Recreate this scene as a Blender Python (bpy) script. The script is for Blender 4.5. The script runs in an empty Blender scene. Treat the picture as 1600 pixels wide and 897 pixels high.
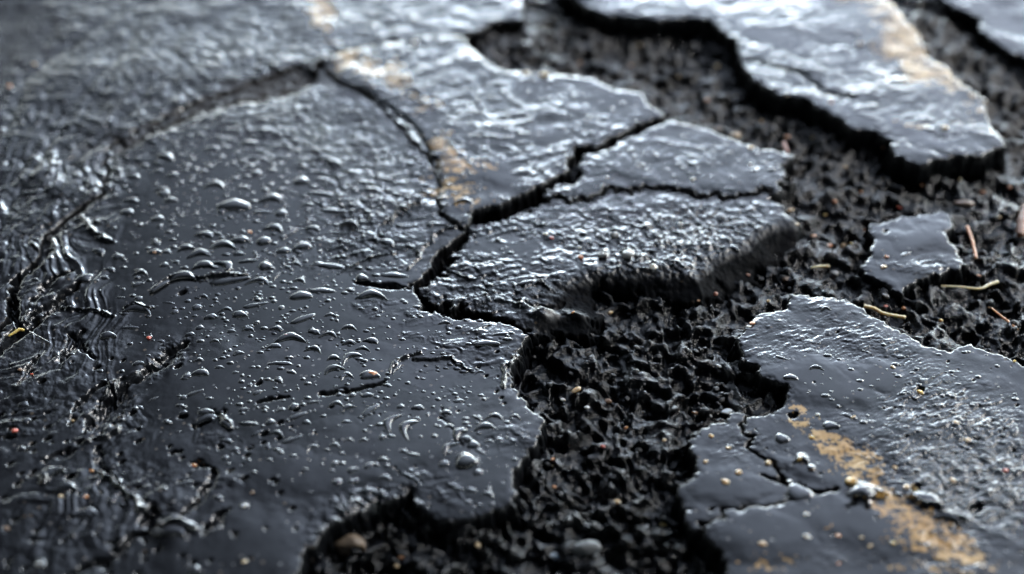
import bpy, math, random
import numpy as np
from mathutils import Vector, Matrix, Quaternion
random.seed(7)
C = bpy.context.scene
col = C.collection
F32 = np.float32

# ------------------------------------------------------------------ camera
H = 0.45; PITCH = math.radians(38.0); FL = 50.0; SENS = 36.0
cp, sp = math.cos(PITCH), math.sin(PITCH)
def unproj(px, py, z=0.0):
    """photo position -> point on the level z (metres)"""
    px = np.asarray(px, dtype=np.float64); py = np.asarray(py, dtype=np.float64)
    xn = (px-800)/1600*SENS/FL; yn = (448.5-py)/1600*SENS/FL
    dx = xn; dy = cp + yn*sp; dz = -sp + yn*cp
    t = (z-H)/dz
    return dx*t, dy*t
def pxsize(px, py, z=0.0):
    """metres per photo pixel across, at that spot"""
    x0, y0 = unproj(px, py, z); x1, y1 = unproj(px+1, py, z)
    return float(abs(x1-x0))
cam_d = bpy.data.cameras.new('camera'); cam = bpy.data.objects.new('camera', cam_d); col.objects.link(cam)
cam.location = (0, 0, H); cam.rotation_euler = (math.pi/2-PITCH, 0, 0)
cam_d.lens = FL; cam_d.sensor_width = SENS; cam_d.clip_start = 0.01; cam_d.clip_end = 500
cam_d.dof.use_dof = True
fx, fy = unproj(800, 540)
cam_d.dof.focus_distance = float(fy*cp + H*sp)      # depth along the axis
cam_d.dof.aperture_fstop = 3.0
C.camera = cam

# ------------------------------------------------------------------ noise (numpy)
def h2(ix, iy, s):
    ix = ix.astype(np.int64).astype(np.uint32); iy = iy.astype(np.int64).astype(np.uint32)
    h = ix*np.uint32(374761393) + iy*np.uint32(668265263) + np.uint32((s*2246822519) & 0xffffffff)
    h = (h ^ (h >> np.uint32(13)))*np.uint32(1274126177)
    h = (h ^ (h >> np.uint32(16)))*np.uint32(2246822519)
    h = h ^ (h >> np.uint32(15))
    return (h & np.uint32(0xffffff)).astype(F32)/F32(16777216.0)
def perlin(x, y, s=0):
    x = x.astype(F32); y = y.astype(F32)
    ix = np.floor(x); iy = np.floor(y); fx = x-ix; fy = y-iy
    u = fx*fx*fx*(fx*(fx*6-15)+10); v = fy*fy*fy*(fy*(fy*6-15)+10)
    def g(ax, ay, dx, dy):
        a = h2(ax, ay, s)*F32(6.2831853); return np.cos(a)*dx + np.sin(a)*dy
    a = g(ix, iy, fx, fy); b = g(ix+1, iy, fx-1, fy); c = g(ix, iy+1, fx, fy-1); d = g(ix+1, iy+1, fx-1, fy-1)
    return ((a+(b-a)*u)+((c+(d-c)*u)-(a+(b-a)*u))*v)*F32(1.5)
def fbm(x, y, o=4, s=0, gain=0.5):
    r = 0; a = 1.0; f = 1.0; t = 0
    for i in range(o):
        r = r + perlin(x*f+i*17.3, y*f-i*9.1, s+i*31)*F32(a); t += a; a *= gain; f *= 2.03
    return r/F32(t)*F32(1.6)
def domes(x, y, s, hr=0.6, k=1.0):
    """packed stones: the highest of the paraboloids standing in the cells, ~0..1"""
    ix = np.floor(x); iy = np.floor(y); best = np.full(x.shape, -3, F32); idv = np.zeros(x.shape, F32)
    for ax in (-1, 0, 1):
        for ay in (-1, 0, 1):
            cx = ix+ax; cy = iy+ay
            px = cx+h2(cx, cy, s); py = cy+h2(cx, cy, s+1)
            r = h2(cx, cy, s+2); hh = 1-hr*r
            an = h2(cx, cy, s+3)*F32(6.283); ca = np.cos(an); sa = np.sin(an)
            dx = x-px; dy = y-py
            e1 = dx*ca+dy*sa; e2 = -dx*sa+dy*ca
            d2 = (e1*e1*F32(0.7)+e2*e2*F32(1.9))*F32(1.6*k)
            v = (hh - d2).astype(F32)
            m = v > best; best = np.where(m, v, best); idv = np.where(m, r, idv)
    return best, idv
def sstep(a, b, t):
    t = np.clip((t-a)/(b-a), 0, 1); return t*t*(3-2*t)

# ------------------------------------------------------------------ the grid all the ground is modelled on
def axis(lo, hi, step, far_lo, far_hi, g=1.16):
    a = list(np.arange(lo, hi+step/2, step)); s = step
    left = []; p = lo
    while p > far_lo: s *= g; p -= s; left.append(p)
    s = step; right = []; p = hi
    while p < far_hi: s *= g; p += s; right.append(p)
    return np.array(left[::-1]+a+right)
PX = axis(-90, 1690, 1.3, -1000, 2600, 1.055); PY = axis(-60, 1040, 1.3, -640, 1700, 1.05)
NX, NY = len(PX), len(PY)
gpx, gpy = np.meshgrid(PX, PY); gpx = gpx.astype(F32); gpy = gpy.astype(F32)
X, Y = unproj(gpx, gpy); XM = (X*1000).astype(F32); YM = (Y*1000).astype(F32)    # mm
# one warp field shared by neighbours, so broken edges of two slabs fit each other
WX = XM + fbm(XM/14, YM/14, 5, 101, .6)*5.0
WY = YM + fbm(XM/14, YM/14, 5, 202, .6)*5.0
def wmm(pts, z=0.0):
    p = np.array(pts, float); x, y = unproj(p[:,0], p[:,1], z); return np.stack([x*1000, y*1000], 1).astype(F32)
def sdf(poly, x, y):
    """positive inside"""
    n = len(poly); d = np.full(x.shape, 1e9, F32); inside = np.zeros(x.shape, bool)
    for i in range(n):
        ax, ay = poly[i]; bx, by = poly[(i+1) % n]
        ex, ey = bx-ax, by-ay; wx = x-ax; wy = y-ay
        t = np.clip((wx*ex+wy*ey)/(ex*ex+ey*ey+1e-9), 0, 1)
        qx = wx-ex*t; qy = wy-ey*t; d = np.minimum(d, qx*qx+qy*qy)
        if abs(ey) > 1e-9:
            c = ((ay > y) != (by > y)) & (x < ex*(y-ay)/ey+ax); inside ^= c
    d = np.sqrt(d); return np.where(inside, d, -d)
def pxblob(lst, warp=10):
    """soft spots given at photo positions: (cx, cy, rx, ry, angle_deg, strength)"""
    r = np.zeros(gpx.shape, F32)
    nx = gpx + fbm(XM/22, YM/22, 4, 303)*warp*2; ny = gpy + fbm(XM/22, YM/22, 4, 404)*warp*1.2
    for cx, cy, rx, ry, an, s in lst:
        a = math.radians(an); ca, sa = math.cos(a), math.sin(a)
        dx = nx-cx; dy = ny-cy; e1 = (dx*ca+dy*sa)/rx; e2 = (-dx*sa+dy*ca)/ry
        q = e1*e1+e2*e2; r = np.maximum(r, np.exp(-q**1.6*0.8).astype(F32)*s)
    return r
def polyfield(lines, seed=0):
    """sum of profiles along polylines: (points, half width mm, height mm, side) -> height"""
    out = np.zeros(gpx.shape, F32)
    wx = XM + fbm(XM/9, YM/9, 3, 505+seed)*2.2; wy = YM + fbm(XM/9, YM/9, 3, 606+seed)*2.2
    for pts, w, amp in lines:
        p = wmm(pts); n = len(p)
        j0, j1 = np.searchsorted(PX, [min(q[0] for q in pts)-40, max(q[0] for q in pts)+40])
        i0, i1 = np.searchsorted(PY, [min(q[1] for q in pts)-40, max(q[1] for q in pts)+40])
        sl = (slice(i0, i1), slice(j0, j1)); x = wx[sl]; y = wy[sl]
        d = np.full(x.shape, 1e9, F32); tt = np.zeros(x.shape, F32)
        for i in range(n-1):
            ax, ay = p[i]; ex, ey = p[i+1]-p[i]
            t = np.clip(((x-ax)*ex+(y-ay)*ey)/(ex*ex+ey*ey+1e-9), 0, 1)
            q = np.hypot(x-ax-ex*t, y-ay-ey*t); m = q < d; d = np.where(m, q, d); tt = np.where(m, (i+t)/(n-1), tt)
        ww = w*(0.35+0.65*np.sqrt(np.clip(np.sin(math.pi*np.clip(tt, .02, .98)), 0, 1)))
        v = amp*np.exp(-(d/ww)**2)
        o = out[sl]; out[sl] = np.where(np.abs(v) > np.abs(o), v, o)
    return out

# ------------------------------------------------------------------ outlines of the slabs (photo positions)
SL = {}
SL['left_back'] = [(488,97),(500,90),(530,76),(597,64),(678,56),(732,50),(766,34),(817,28),(814,0),(815,-500),(-900,-500),(-900,560),(-20,528),(8,488),(12,440),(56,402),(64,362),(108,322),(150,298),(156,240),(165,225),(230,192),(300,158),(380,128),(450,104)]
SL['big'] = [(500,104),(536,134),(574,149),(601,172),(646,226),(672,246),(688,284),(682,312),(690,335),(712,352),(722,366),(700,383),(682,395),(668,422),(640,447),(660,482),(700,494),(760,499),(800,508),(828,522),(815,545),(797,580),(802,602),(815,620),(850,660),(848,680),(820,715),(800,735),(806,760),(800,790),(760,803),(700,814),(664,804),(648,775),(640,765),(600,785),(560,800),(520,822),(480,860),(465,900),(455,1700),(-900,1700),(-900,600),(-10,545),(18,492),(22,446),(66,408),(74,368),(118,330),(168,302),(170,246),(236,211),(317,173),(358,163),(430,154),(487,132)]
SL['upper_mid'] = [(506,101),(532,84),(600,71),(645,64),(690,59),(722,62),(739,81),(766,108),(793,117),(867,121),(925,128),(952,142),(1002,150),(1013,169),(1043,184),(996,200),(970,211),(936,231),(899,234),(884,256),(890,270),(852,288),(828,303),(788,320),(733,336),(714,346),(698,332),(690,312),(694,284),(678,242),(651,220),(604,166),(578,144),(540,128)]
SL['ledge'] = [(1050,190),(1087,199),(1127,213),(1178,233),(1222,240),(1239,246),(1224,263),(1224,283),(1188,294),(1155,300),(1090,300),(1055,291),(1010,288),(940,298),(893,309),(872,302),(905,284),(904,262),(908,246),(950,236),(1000,210)]
SL['centre'] = [(874,306),(893,314),(940,303),(1010,293),(1055,296),(1090,305),(1155,306),(1192,300),(1225,322),(1249,345),(1252,367),(1242,384),(1195,405),(1148,435),(1104,455),(1070,460),(1036,450),(986,440),(935,438),(928,452),(942,475),(928,492),(915,512),(874,508),(847,518),(829,519),(802,500),(766,485),(705,481),(665,468),(646,449),(668,437),(699,427),(712,396),(729,374),(732,356),(766,346),(824,329)]
SL['right'] = [(1249,459),(1289,465),(1323,467),(1350,482),(1364,496),(1397,513),(1431,530),(1438,540),(1489,550),(1516,536),(1546,550),(1600,570),(1750,600),(2500,640),(2500,1700),(1180,1700),(1139,897),(1121,863),(1100,847),(1104,822),(1121,815),(1133,797),(1185,796),(1212,791),(1244,780),(1252,765),(1234,752),(1224,742),(1211,720),(1187,709),(1171,697),(1178,685),(1164,664),(1170,653),(1208,648),(1225,627),(1229,604),(1195,594),(1178,570),(1158,557),(1151,536),(1168,509),(1188,492),(1229,482),(1235,469)]
SL['wedge'] = [(1114,661),(1154,664),(1169,682),(1162,700),(1180,716),(1204,728),(1224,754),(1244,766),(1238,774),(1208,784),(1183,789),(1127,791),(1110,808),(1090,804),(1070,796),(1060,766),(1087,739),(1084,715),(1077,688),(1094,668)]
SL['islet'] = [(1360,357),(1364,344),(1414,334),(1468,324),(1489,330),(1489,347),(1478,361),(1499,388),(1512,408),(1482,421),(1448,425),(1424,440),(1414,455),(1397,448),(1364,428),(1347,415),(1354,395),(1366,371)]
SL['upper_right'] = [(884,-6),(918,20),(952,29),(985,32),(1030,37),(1070,34),(1104,35),(1127,51),(1144,67),(1158,98),(1175,128),(1208,148),(1222,157),(1259,159),(1276,175),(1303,189),(1330,206),(1364,213),(1391,226),(1397,250),(1438,263),(1465,255),(1499,251),(1532,248),(1573,233),(1556,216),(1543,186),(1539,162),(1499,135),(1482,115),(1448,94),(1435,61),(1397,20),(1374,-3),(1250,-500),(880,-500),(866,-40)]
SL['corner'] = [(1465,-10),(1495,13),(1526,26),(1539,51),(1552,66),(1600,90),(1700,120),(2500,260),(2500,-500),(1380,-500)]
# wall width (mm), lift (mm), tilt x, tilt y, crumble 0..1
SP = {'left_back':(4,-1.0,0,0,.3), 'big':(4.5,0,0,0,.3), 'upper_mid':(4,2.2,0,0,.3), 'ledge':(3,1.6,0,0,.4), 'centre':(8,0.0,0,0,1.0), 'right':(4.5,0.5,0,0,.4),
      'wedge':(3,0,0,0,.2), 'islet':(4,-2,0,0,.35), 'upper_right':(4,3,0,0,.4), 'corner':(6,0,0,0,.5)}

# ------------------------------------------------------------------ what the tops look like
# R1: streaky froth-like wrinkles, R2: grainy lumps, P: standing water, T: tan paint, D: dry brown dirt
R1 = pxblob([(250,230,150,60,-15,.55),(500,230,190,70,20,.95),(620,290,90,80,40,.9),(540,360,140,60,10,.95),(480,400,90,30,0,.6),(700,120,210,70,12,1.1),(800,190,190,70,14,1.1),(820,250,130,50,8,.9),(620,90,120,30,0,.9),
    (800,370,100,50,5,.9),(780,440,110,50,8,1.0),(950,335,100,26,4,.5),(1060,330,110,20,6,.3),(680,520,150,30,14,.8),(620,500,120,24,18,.7),(590,580,100,16,-8,.45),(740,570,90,18,-6,.6),(680,610,160,16,-6,.45),
    (1290,560,130,50,25,1.0),(1350,530,120,30,25,1.0),(1200,540,60,40,40,.9),(1470,640,190,60,22,1.0),(1500,740,190,70,20,1.0),(1300,860,150,30,12,.7),(1230,830,90,16,20,.7),(1450,860,130,60,20,.8),(1180,580,40,50,0,.6),
    (1390,350,60,12,0,.6),(1450,410,80,14,4,.7),(1200,260,30,26,0,.5),(1080,240,130,26,0,.45),(1150,700,40,26,30,.6),(1210,700,70,18,25,.7),(1260,130,260,60,22,1.2),(1100,20,200,36,6,1.2),(1400,160,140,50,35,1.1),(1450,220,110,26,0,.7),
    (650,20,220,40,0,1.1),(300,60,330,90,0,.6),(700,770,70,26,30,.55),(650,740,60,8,24,.7),(780,700,50,40,20,.5),(1560,40,80,60,0,.5),(330,680,70,24,-10,.5),(400,745,70,10,-6,.7)])
R2 = pxblob([(1100,370,150,60,0,.9),(1180,380,70,40,0,.9),(960,380,90,40,0,.7),(1010,420,110,30,0,.9),(900,470,90,40,0,.8),(760,465,110,20,5,.5),(100,150,260,170,-30,.42),(60,330,110,90,-30,.35),(300,90,280,100,0,.5),(60,600,150,120,0,.3),(260,560,50,16,-40,.8),
    (170,640,40,50,-50,.5),(60,480,40,40,-50,.4),(200,760,120,60,30,.3),(560,800,90,30,-30,1.0),(100,850,160,60,0,.25),(1540,760,120,90,0,.4),(1300,370,30,30,0,0)])
P = pxblob([(330,330,190,110,-15,1.0),(300,430,200,90,0,1.0),(420,470,240,70,6,1.0),(430,600,260,80,0,1.0),(620,690,180,60,0,1.0),(500,740,150,50,0,1.0),(760,730,70,70,0,.9),(600,450,120,30,0,.7),(560,560,120,20,0,.6),
    (760,390,70,26,0,.6),(760,330,50,20,0,.5),(870,150,80,34,0,.75),(690,110,80,26,10,.6),(1180,60,120,24,20,.6),(1380,200,80,20,20,.6),(200,120,90,50,-30,.5),(760,215,110,20,0,.7),(740,275,60,24,0,.7),(960,160,60,24,0,.5),(1010,170,40,20,0,.5),(1280,600,110,34,10,1.1),(1350,590,110,20,5,.9),(1430,670,110,14,-4,.7),
    (1440,370,60,26,-8,1.1),(1400,385,50,20,0,.8),(1130,760,70,34,10,1.1),(1200,830,90,46,10,1.0),(1340,820,150,40,8,.9),(1250,730,50,16,20,.5),(1230,120,50,10,20,.4),(1290,180,60,20,25,.8),(1460,230,60,12,0,.7),(380,850,140,60,0,1.0),(140,800,160,60,20,.8),(230,700,90,40,0,.5),(60,700,120,80,0,.5)])
Tn = pxblob([(500,10,18,50,-20,1),(545,100,26,20,0,.9),(600,120,44,20,20,.9),(650,160,40,14,20,.6),(700,240,44,16,30,.8),(720,265,40,20,0,.85),(700,300,50,20,20,.7),(735,320,50,10,0,.6),(1250,660,34,16,45,.9),(1300,690,44,22,20,.95),(1330,720,60,24,25,1.0),(1350,740,50,18,20,.9),
    (1400,790,50,30,30,.9),(1440,830,60,34,25,1.0),(1490,860,60,30,20,1.0),(1530,880,40,20,0,.7),(1300,830,24,8,10,.6),(1360,10,70,16,30,.9),(1410,70,40,50,-40,1.1),(1440,110,40,24,40,1.1),(1480,130,50,14,0,.9),(1440,200,60,6,0,.7),(1530,170,24,24,0,.6),(1200,885,40,26,0,.6),(1470,890,90,20,0,.6)], 14)
Dm = pxblob([(430,128,110,18,-14,1.0),(260,190,110,14,-22,1.0),(1480,60,50,70,-30,1.0),(1530,150,60,60,0,1.0),(1590,180,60,70,0,.9),(900,70,150,50,10,.55),(1050,110,150,50,20,.5),(1150,180,130,50,20,.45),(1290,250,110,60,10,.5),(1300,340,60,60,0,.35),(20,60,90,60,0,.3)], 14)
Rz = pxblob([(430,126,120,22,-12,1.0),(260,188,130,18,-22,1.0),(160,270,30,40,0,.9),(80,370,40,60,40,.8),(930,215,70,14,-16,.6),(900,255,30,20,0,.7)], 4)      # shallow places of the pit

seams_hi = [([(560,72),(500,98),(440,118),(380,136),(300,166),(230,200),(165,238),(160,296)],9,1.0),([(500,102),(540,130),(576,146),(602,169),(650,222),(675,244),(691,284),(688,320),(696,338)],7,1.0),([(893,310),(940,300),(1010,290),(1055,294),(1090,303),(1155,303),(1200,296),(1235,280)],6,1.0)]
seams = [([(930,232),(1000,206),(1050,188)],6,1.0),([(160,296),(112,326),(70,364),(60,404)],6,1.0),([(10,445),(8,500),(-30,560)],6,1.0),([(1161,655),(1166,682),(1180,712),(1210,740),(1250,768)],4,1.0),([(1250,768),(1185,794),(1125,802)],4,1.0)]
ridges = [([(640,421),(655,395),(680,368),(715,352)],1.0,1.8),([(600,352),(625,330),(655,317)],1.0,2.2),([(530,425),(575,405),(620,395)],.8,1.2),([(240,455),(270,436),(300,433)],1.4,2.4),([(310,440),(350,434),(385,431)],1.5,2.2),
    ([(130,340),(150,365),(178,380)],1.4,2.0),([(605,585),(630,562),(660,550)],.9,1.6),([(645,566),(690,562),(705,560)],.9,1.6),([(700,560),(740,580)],.8,1.2),([(785,605),(792,575),(806,558)],1,1.8),([(140,690),(165,682),(183,672)],1.4,2.0),([(155,740),(180,752),(192,766)],1.3,2.2),([(192,766),(215,790),(235,806)],1.2,2.0),
    ([(235,830),(265,822),(305,828)],2.6,3.4),([(60,755),(75,738),(100,735)],1.4,2.4),([(92,480),(130,486),(178,492)],1.3,1.8),([(195,484),(215,478),(236,484)],1.4,2.2),([(820,448),(845,438),(860,452)],.8,1.5),([(700,425),(740,438),(760,432)],.8,1.2),
    ([(1340,775),(1360,768),(1382,772)],2.2,2.6),([(1422,782),(1450,790),(1472,800)],1.8,2.4),([(1465,806),(1490,808),(1505,816)],1.6,2.4),([(650,800),(646,775)],1.5,1.5),([(170,610),(140,660),(132,676)],1.2,2.5),([(185,625),(175,598),(215,580)],1.1,2.2),([(316,655),(345,652),(362,668)],1.5,2.4)]
grooves = [([(105,425),(70,445),(52,470)],1.8,-4),([(130,440),(90,470),(60,500)],1.8,-4.5),([(60,500),(30,515),(-20,560)],2.8,-7),([(25,430),(20,480),(30,505)],2.0,-6),([(98,462),(60,485),(40,505)],1.2,-3.5),([(165,300),(120,330),(80,362),(66,405),(20,440)],1.8,-7),
    ([(285,540),(255,560),(225,585),(200,600)],2.8,-4.5),([(200,600),(165,630),(140,668)],3.2,-5.5),([(150,560),(110,520),(100,560)],1.5,-3),([(130,520),(95,560)],2.2,-4),([(160,600),(130,620),(110,660)],1.2,-3),([(300,668),(330,650),(350,648)],2.2,-3.4),([(335,732),(325,760),(300,790),(280,805)],1.6,-3.2),([(330,728),(300,722)],1,-2.5),
    ([(150,700),(155,725),(185,755)],1.2,-2.5),([(240,790),(232,815),(238,832)],2.2,-4),([(240,830),(200,842),(175,872),(140,885),(110,900)],1.6,-3.5),([(120,700),(70,720)],1.5,-2),([(350,800),(325,830)],2.2,-3.5),([(60,560),(30,600)],1.5,-2.5),([(600,600),(560,610),(500,618)],1.0,-2),([(450,622),(400,632)],.9,-1.8),([(640,452),(590,446),(555,442)],1.6,-3.5),
    ([(1180,440),(1120,430)],2,-2),([(820,470),(850,480),(880,470)],1.6,-2.2),([(1250,765),(1300,770)],1.0,-2.0),([(1230,750),(1190,744)],.8,-1.6),([(1290,300),(1300,330)],2,-1),([(1170,100),(1250,120),(1290,150),(1330,158)],2.4,-2.0),([(10,200),(40,120),(120,60),(180,20)],4,-.8),([(30,260),(90,180),(200,70)],3,-.7),([(340,150),(300,160),(240,190)],2,-3),
    ([(0,340),(60,250),(110,170)],2.2,-1),([(60,300),(120,240),(170,200)],2.2,-1),([(90,320),(150,262),(210,216)],2,-1),([(575,150),(640,195),(690,270)],2,-1.5),([(620,800),(590,790),(560,815)],2.2,-4),([(690,640),(720,700)],1,-.5)]
rid = polyfield(ridges) + polyfield(grooves, 9)
bumps = [(850,492,16,3.2),(905,488,17,2.4),(880,465,14,1.8),(1345,772,17,2.6),(1253,718,8,1.6),(820,475,10,1.8),(1268,733,5,1.2),(270,832,22,1.4),(720,480,12,1.2),(980,395,8,2.6),(945,398,6,2),(1000,404,6,1.5),(735,720,14,.7),(700,420,10,1.2)]
for cx, cy, r, a in bumps:
    m = pxsize(cx, cy)*1000; bx, by = unproj(cx, cy); bx *= 1000; by *= 1000
    q = ((XM-bx)**2+((YM-by)*.8)**2)/((r*m)**2); rid = rid + np.where(q < 6, a*np.exp(-q**1.5), 0).astype(F32)
holes = [(285,460,5),(125,690,5),(110,745,6),(390,700,4),(345,700,4),(1438,612,5),(1431,764,7),(1305,766,5),(1525,795,10),(1112,797,4),(1510,402,4),(1385,357,4),(1240,650,6)]

# noises for the top
sx, sy = XM*.92+YM*.38, -XM*.38+YM*.92      # the wrinkles run down to the right
sx2, sy2 = XM*.97-YM*.22, XM*.22+YM*.97
wob = fbm(XM/12, YM/12, 3, 11)
S = fbm(sx2/11.5+wob*.6, sy2/5.4+wob*.8, 3, 12, .42)
S = S*.6 + (1-np.abs(fbm(sx/13+wob, sy/6, 2, 18))*2.6)*.4
G, _g = domes(XM/4.6+wob*.5, YM/4.2, 21, .9, .8); G2 = fbm(XM/5, YM/5, 5, 25, .62)
U = fbm(XM/55, YM/55, 3, 31)*.9 + fbm(XM/19, YM/19, 3, 33)*.45
fine = fbm(XM/1.7, YM/1.7, 3, 41, .6)
far = np.clip((gpy-0)/300, 0, 1)
S3 = fbm((XM*.93+YM*.36)/8+wob*.5, (YM*.93-XM*.36)/2.3+wob, 4, 112, .6)
gsl = pxblob([(1400,700,330,260,0,1)], 4)
S = S*(1-gsl)+(S3*.75)*gsl; S = S*(1-.35*(1-sstep(150, 420, gpy)))
R2 = R2*(1-.6*pxblob([(1200,400,90,50,-20,1)], 2))
R1 = R1*(1-.36*gsl)
flz = pxblob([(60,330,130,130,-40,1),(90,480,110,90,-40,1),(150,210,150,70,-30,.8),(60,600,120,80,-50,.9),(170,640,70,80,-50,.8),(330,130,160,40,-20,.5),(120,790,120,70,20,.7),(250,800,120,50,30,.5)], 8)
da = sdf(wmm(SL['big']), XM, YM)
fl = fbm(da/5.0 + wob*.25 + fbm(XM/40, YM/40, 2, 130)*2.2, (XM*.7+YM*.7)/38 + wob*.15, 3, 131, .45)
outer = np.clip(sstep(-20, -90, gpx)+sstep(1620, 1690, gpx)+sstep(-20, -90, gpy)+sstep(915, 985, gpy), 0, 1)
R1 = np.maximum(R1, outer*.6)
calm = np.clip(Dm*1.1, 0, .92)*(gpx < 600)
R1 = R1*(1-calm); R2 = R2*(1-calm)
top = U*1.0 + flz*(np.maximum(fl, -.35)*1.25) - calm*1.4 + R2*pxblob([(1050,390,220,80,0,1)])*fbm(XM/2.4, YM/2.0, 3, 58)*.55 + R1*(S*1.15+.25) + R2*(G*.9+G2*1.1+.1) + fine*.05*(R1*1.6+R2*3+gsl*R1*3+.25)
level = -.45 - flz*.7 - R2*1.4 + P*1.5 + fbm(XM/30, YM/30, 2, 44)*.06
k = .22
soft = np.maximum(top, level) + np.log1p(np.exp(-np.abs(top-level)/k))*k*.8
wet = sstep(-.15, .45, level-top)
soft = soft + wet*(fbm(XM/26, YM/18, 3, 47)*.05)
soft = soft + rid*(1-.0*wet)
rh = random.Random(21)
for _ in range(230):
    cx, cy = rh.choice([(rh.uniform(0, 480), rh.uniform(640, 897)), (rh.uniform(0, 300), rh.uniform(560, 897)), (rh.uniform(400, 800), rh.uniform(540, 800)), (rh.uniform(1160, 1600), rh.uniform(520, 897))])
    holes.append((cx, cy, rh.uniform(1.6, 4.6)*(1 if cx < 480 else .6)))
for cx, cy, r in holes:
    m = pxsize(cx, cy)*1000; bx, by = unproj(cx, cy); bx *= 1000; by *= 1000
    j0, j1 = np.searchsorted(PX, [cx-14, cx+14]); i0, i1 = np.searchsorted(PY, [cy-14, cy+14]); sl = (slice(i0, i1), slice(j0, j1))
    dx = XM[sl]-bx; dy = YM[sl]-by; e1 = dx*.75+dy*.66; e2 = -dx*.66+dy*.75
    q = (e1*e1*.55+e2*e2*1.5)/((r*m)**2); soft[sl] = soft[sl] - np.where(q < 6, min(2.6, r*.8)*np.exp(-q**2), 0).astype(F32)
wet = wet*np.clip(1-np.abs(rid)*.5, 0, 1)
pn = fbm(XM/8, YM/4.5, 5, 51, .7)*1.0 + fbm(XM/2.0, YM/1.6, 2, 55)*.45
paint = sstep(.44, .66, Tn*.9 + pn*.78 - .17)*(Tn > .05)
TOP = soft; WET = wet.astype(F32); PAINT = paint.astype(F32); DIRT = Dm

# ------------------------------------------------------------------ mesh from a piece of the grid
def grid_mesh(name, Z, mask, attrs, sl, mat, skirt=False):
    """Z in mm; a quad is kept when its four corners are in mask"""
    i0, i1, j0, j1 = sl
    m = mask[i0:i1, j0:j1]
    q = m[:-1, :-1] & m[1:, :-1] & m[:-1, 1:] & m[1:, 1:]
    use = np.zeros(m.shape, bool); use[:-1, :-1] |= q; use[1:, :-1] |= q; use[:-1, 1:] |= q; use[1:, 1:] |= q
    idx = np.full(m.shape, -1, np.int64); n = int(use.sum()); idx[use] = np.arange(n)
    x = X[i0:i1, j0:j1][use]; y = Y[i0:i1, j0:j1][use]; z = Z[i0:i1, j0:j1][use]/1000.0
    a = idx[:-1, :-1][q]; b = idx[1:, :-1][q]; c = idx[1:, 1:][q]; d = idx[:-1, 1:][q]
    faces = np.stack([a, b, c, d], 1)           # py grows towards the camera: a,b,c,d is anticlockwise seen from above
    co = np.stack([x, y, z], 1)
    if skirt:
        R = 60.0
        ring = [(i, 0) for i in range(i1-i0)] + [(i1-i0-1, j) for j in range(1, j1-j0)] + [(i, j1-j0-1) for i in range(i1-i0-2, -1, -1)] + [(0, j) for j in range(j1-j0-2, 0, -1)]
        ri = np.array([idx[i, j] for i, j in ring])
        cxy = np.array([0.0, 1.0]); v = co[ri][:, :2]-cxy; v = v/np.linalg.norm(v, axis=1)[:, None]
        o1 = np.concatenate([co[ri][:, :2] + v*.25, np.full((len(ri), 1), -.002)], 1)
        o2 = np.concatenate([cxy+v*R, np.full((len(ri), 1), -.002)], 1)
        k0 = len(co); L = len(ri); co = np.concatenate([co, o1, o2])
        r2 = np.roll(np.arange(L), -1); A = np.arange(L)
        faces = np.concatenate([faces, np.stack([ri, k0+A, k0+r2, ri[r2]], 1), np.stack([k0+A, k0+L+A, k0+L+r2, k0+r2], 1)])
    me = bpy.data.meshes.new(name); nf = len(faces)
    me.vertices.add(len(co)); me.vertices.foreach_set('co', co.astype(F32).ravel())
    me.loops.add(nf*4); me.loops.foreach_set('vertex_index', faces.astype(np.int32).ravel())
    me.polygons.add(nf); me.polygons.foreach_set('loop_start', (np.arange(nf)*4).astype(np.int32))
    me.update(calc_edges=True); me.polygons.foreach_set('use_smooth', np.ones(nf, bool))
    for an, A_ in attrs.items():
        at = me.attributes.new(an, 'FLOAT', 'POINT'); vals = A_[i0:i1, j0:j1][use].astype(F32)
        if len(vals) < len(co): vals = np.concatenate([vals, np.zeros(len(co)-len(vals), F32)])
        at.data.foreach_set('value', vals)
    me.materials.append(mat)
    o = bpy.data.objects.new(name, me); col.objects.link(o); return o

# ------------------------------------------------------------------ materials
def newmat(name):
    m = bpy.data.materials.new(name); m.use_nodes = True; nt = m.node_tree
    for n in list(nt.nodes): nt.nodes.remove(n)
    out = nt.nodes.new('ShaderNodeOutputMaterial'); b = nt.nodes.new('ShaderNodeBsdfPrincipled'); nt.links.new(b.outputs[0], out.inputs[0])
    return m, nt, b
def N(nt, t, **kw):
    n = nt.nodes.new(t)
    for k_, v in kw.items():
        if k_.startswith('i_'):
            key = k_[2:]; key = int(key) if key.isdigit() else key
            n.inputs[key].default_value = v
        else: setattr(n, k_, v)
    return n
def mixc(nt, fac, a, b):
    n = nt.nodes.new('ShaderNodeMix'); n.data_type = 'RGBA'
    for s, v in ((0, fac), (6, a), (7, b)):
        if hasattr(v, 'is_output'): nt.links.new(v, n.inputs[s])
        else: n.inputs[s].default_value = v if s == 0 else (*v, 1)
    return n.outputs[2]
def mapr(nt, v, a, b, c, d):
    n = nt.nodes.new('ShaderNodeMapRange'); nt.links.new(v, n.inputs[0])
    for i, q in enumerate((a, b, c, d)): n.inputs[i+1].default_value = q
    return n.outputs[0]
def mth(nt, op, a, b=None, clamp=False):
    n = nt.nodes.new('ShaderNodeMath'); n.operation = op; n.use_clamp = clamp
    for i, v in enumerate((a, b)):
        if v is None: continue
        if hasattr(v, 'is_output'): nt.links.new(v, n.inputs[i])
        else: n.inputs[i].default_value = v
    return n.outputs[0]
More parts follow.
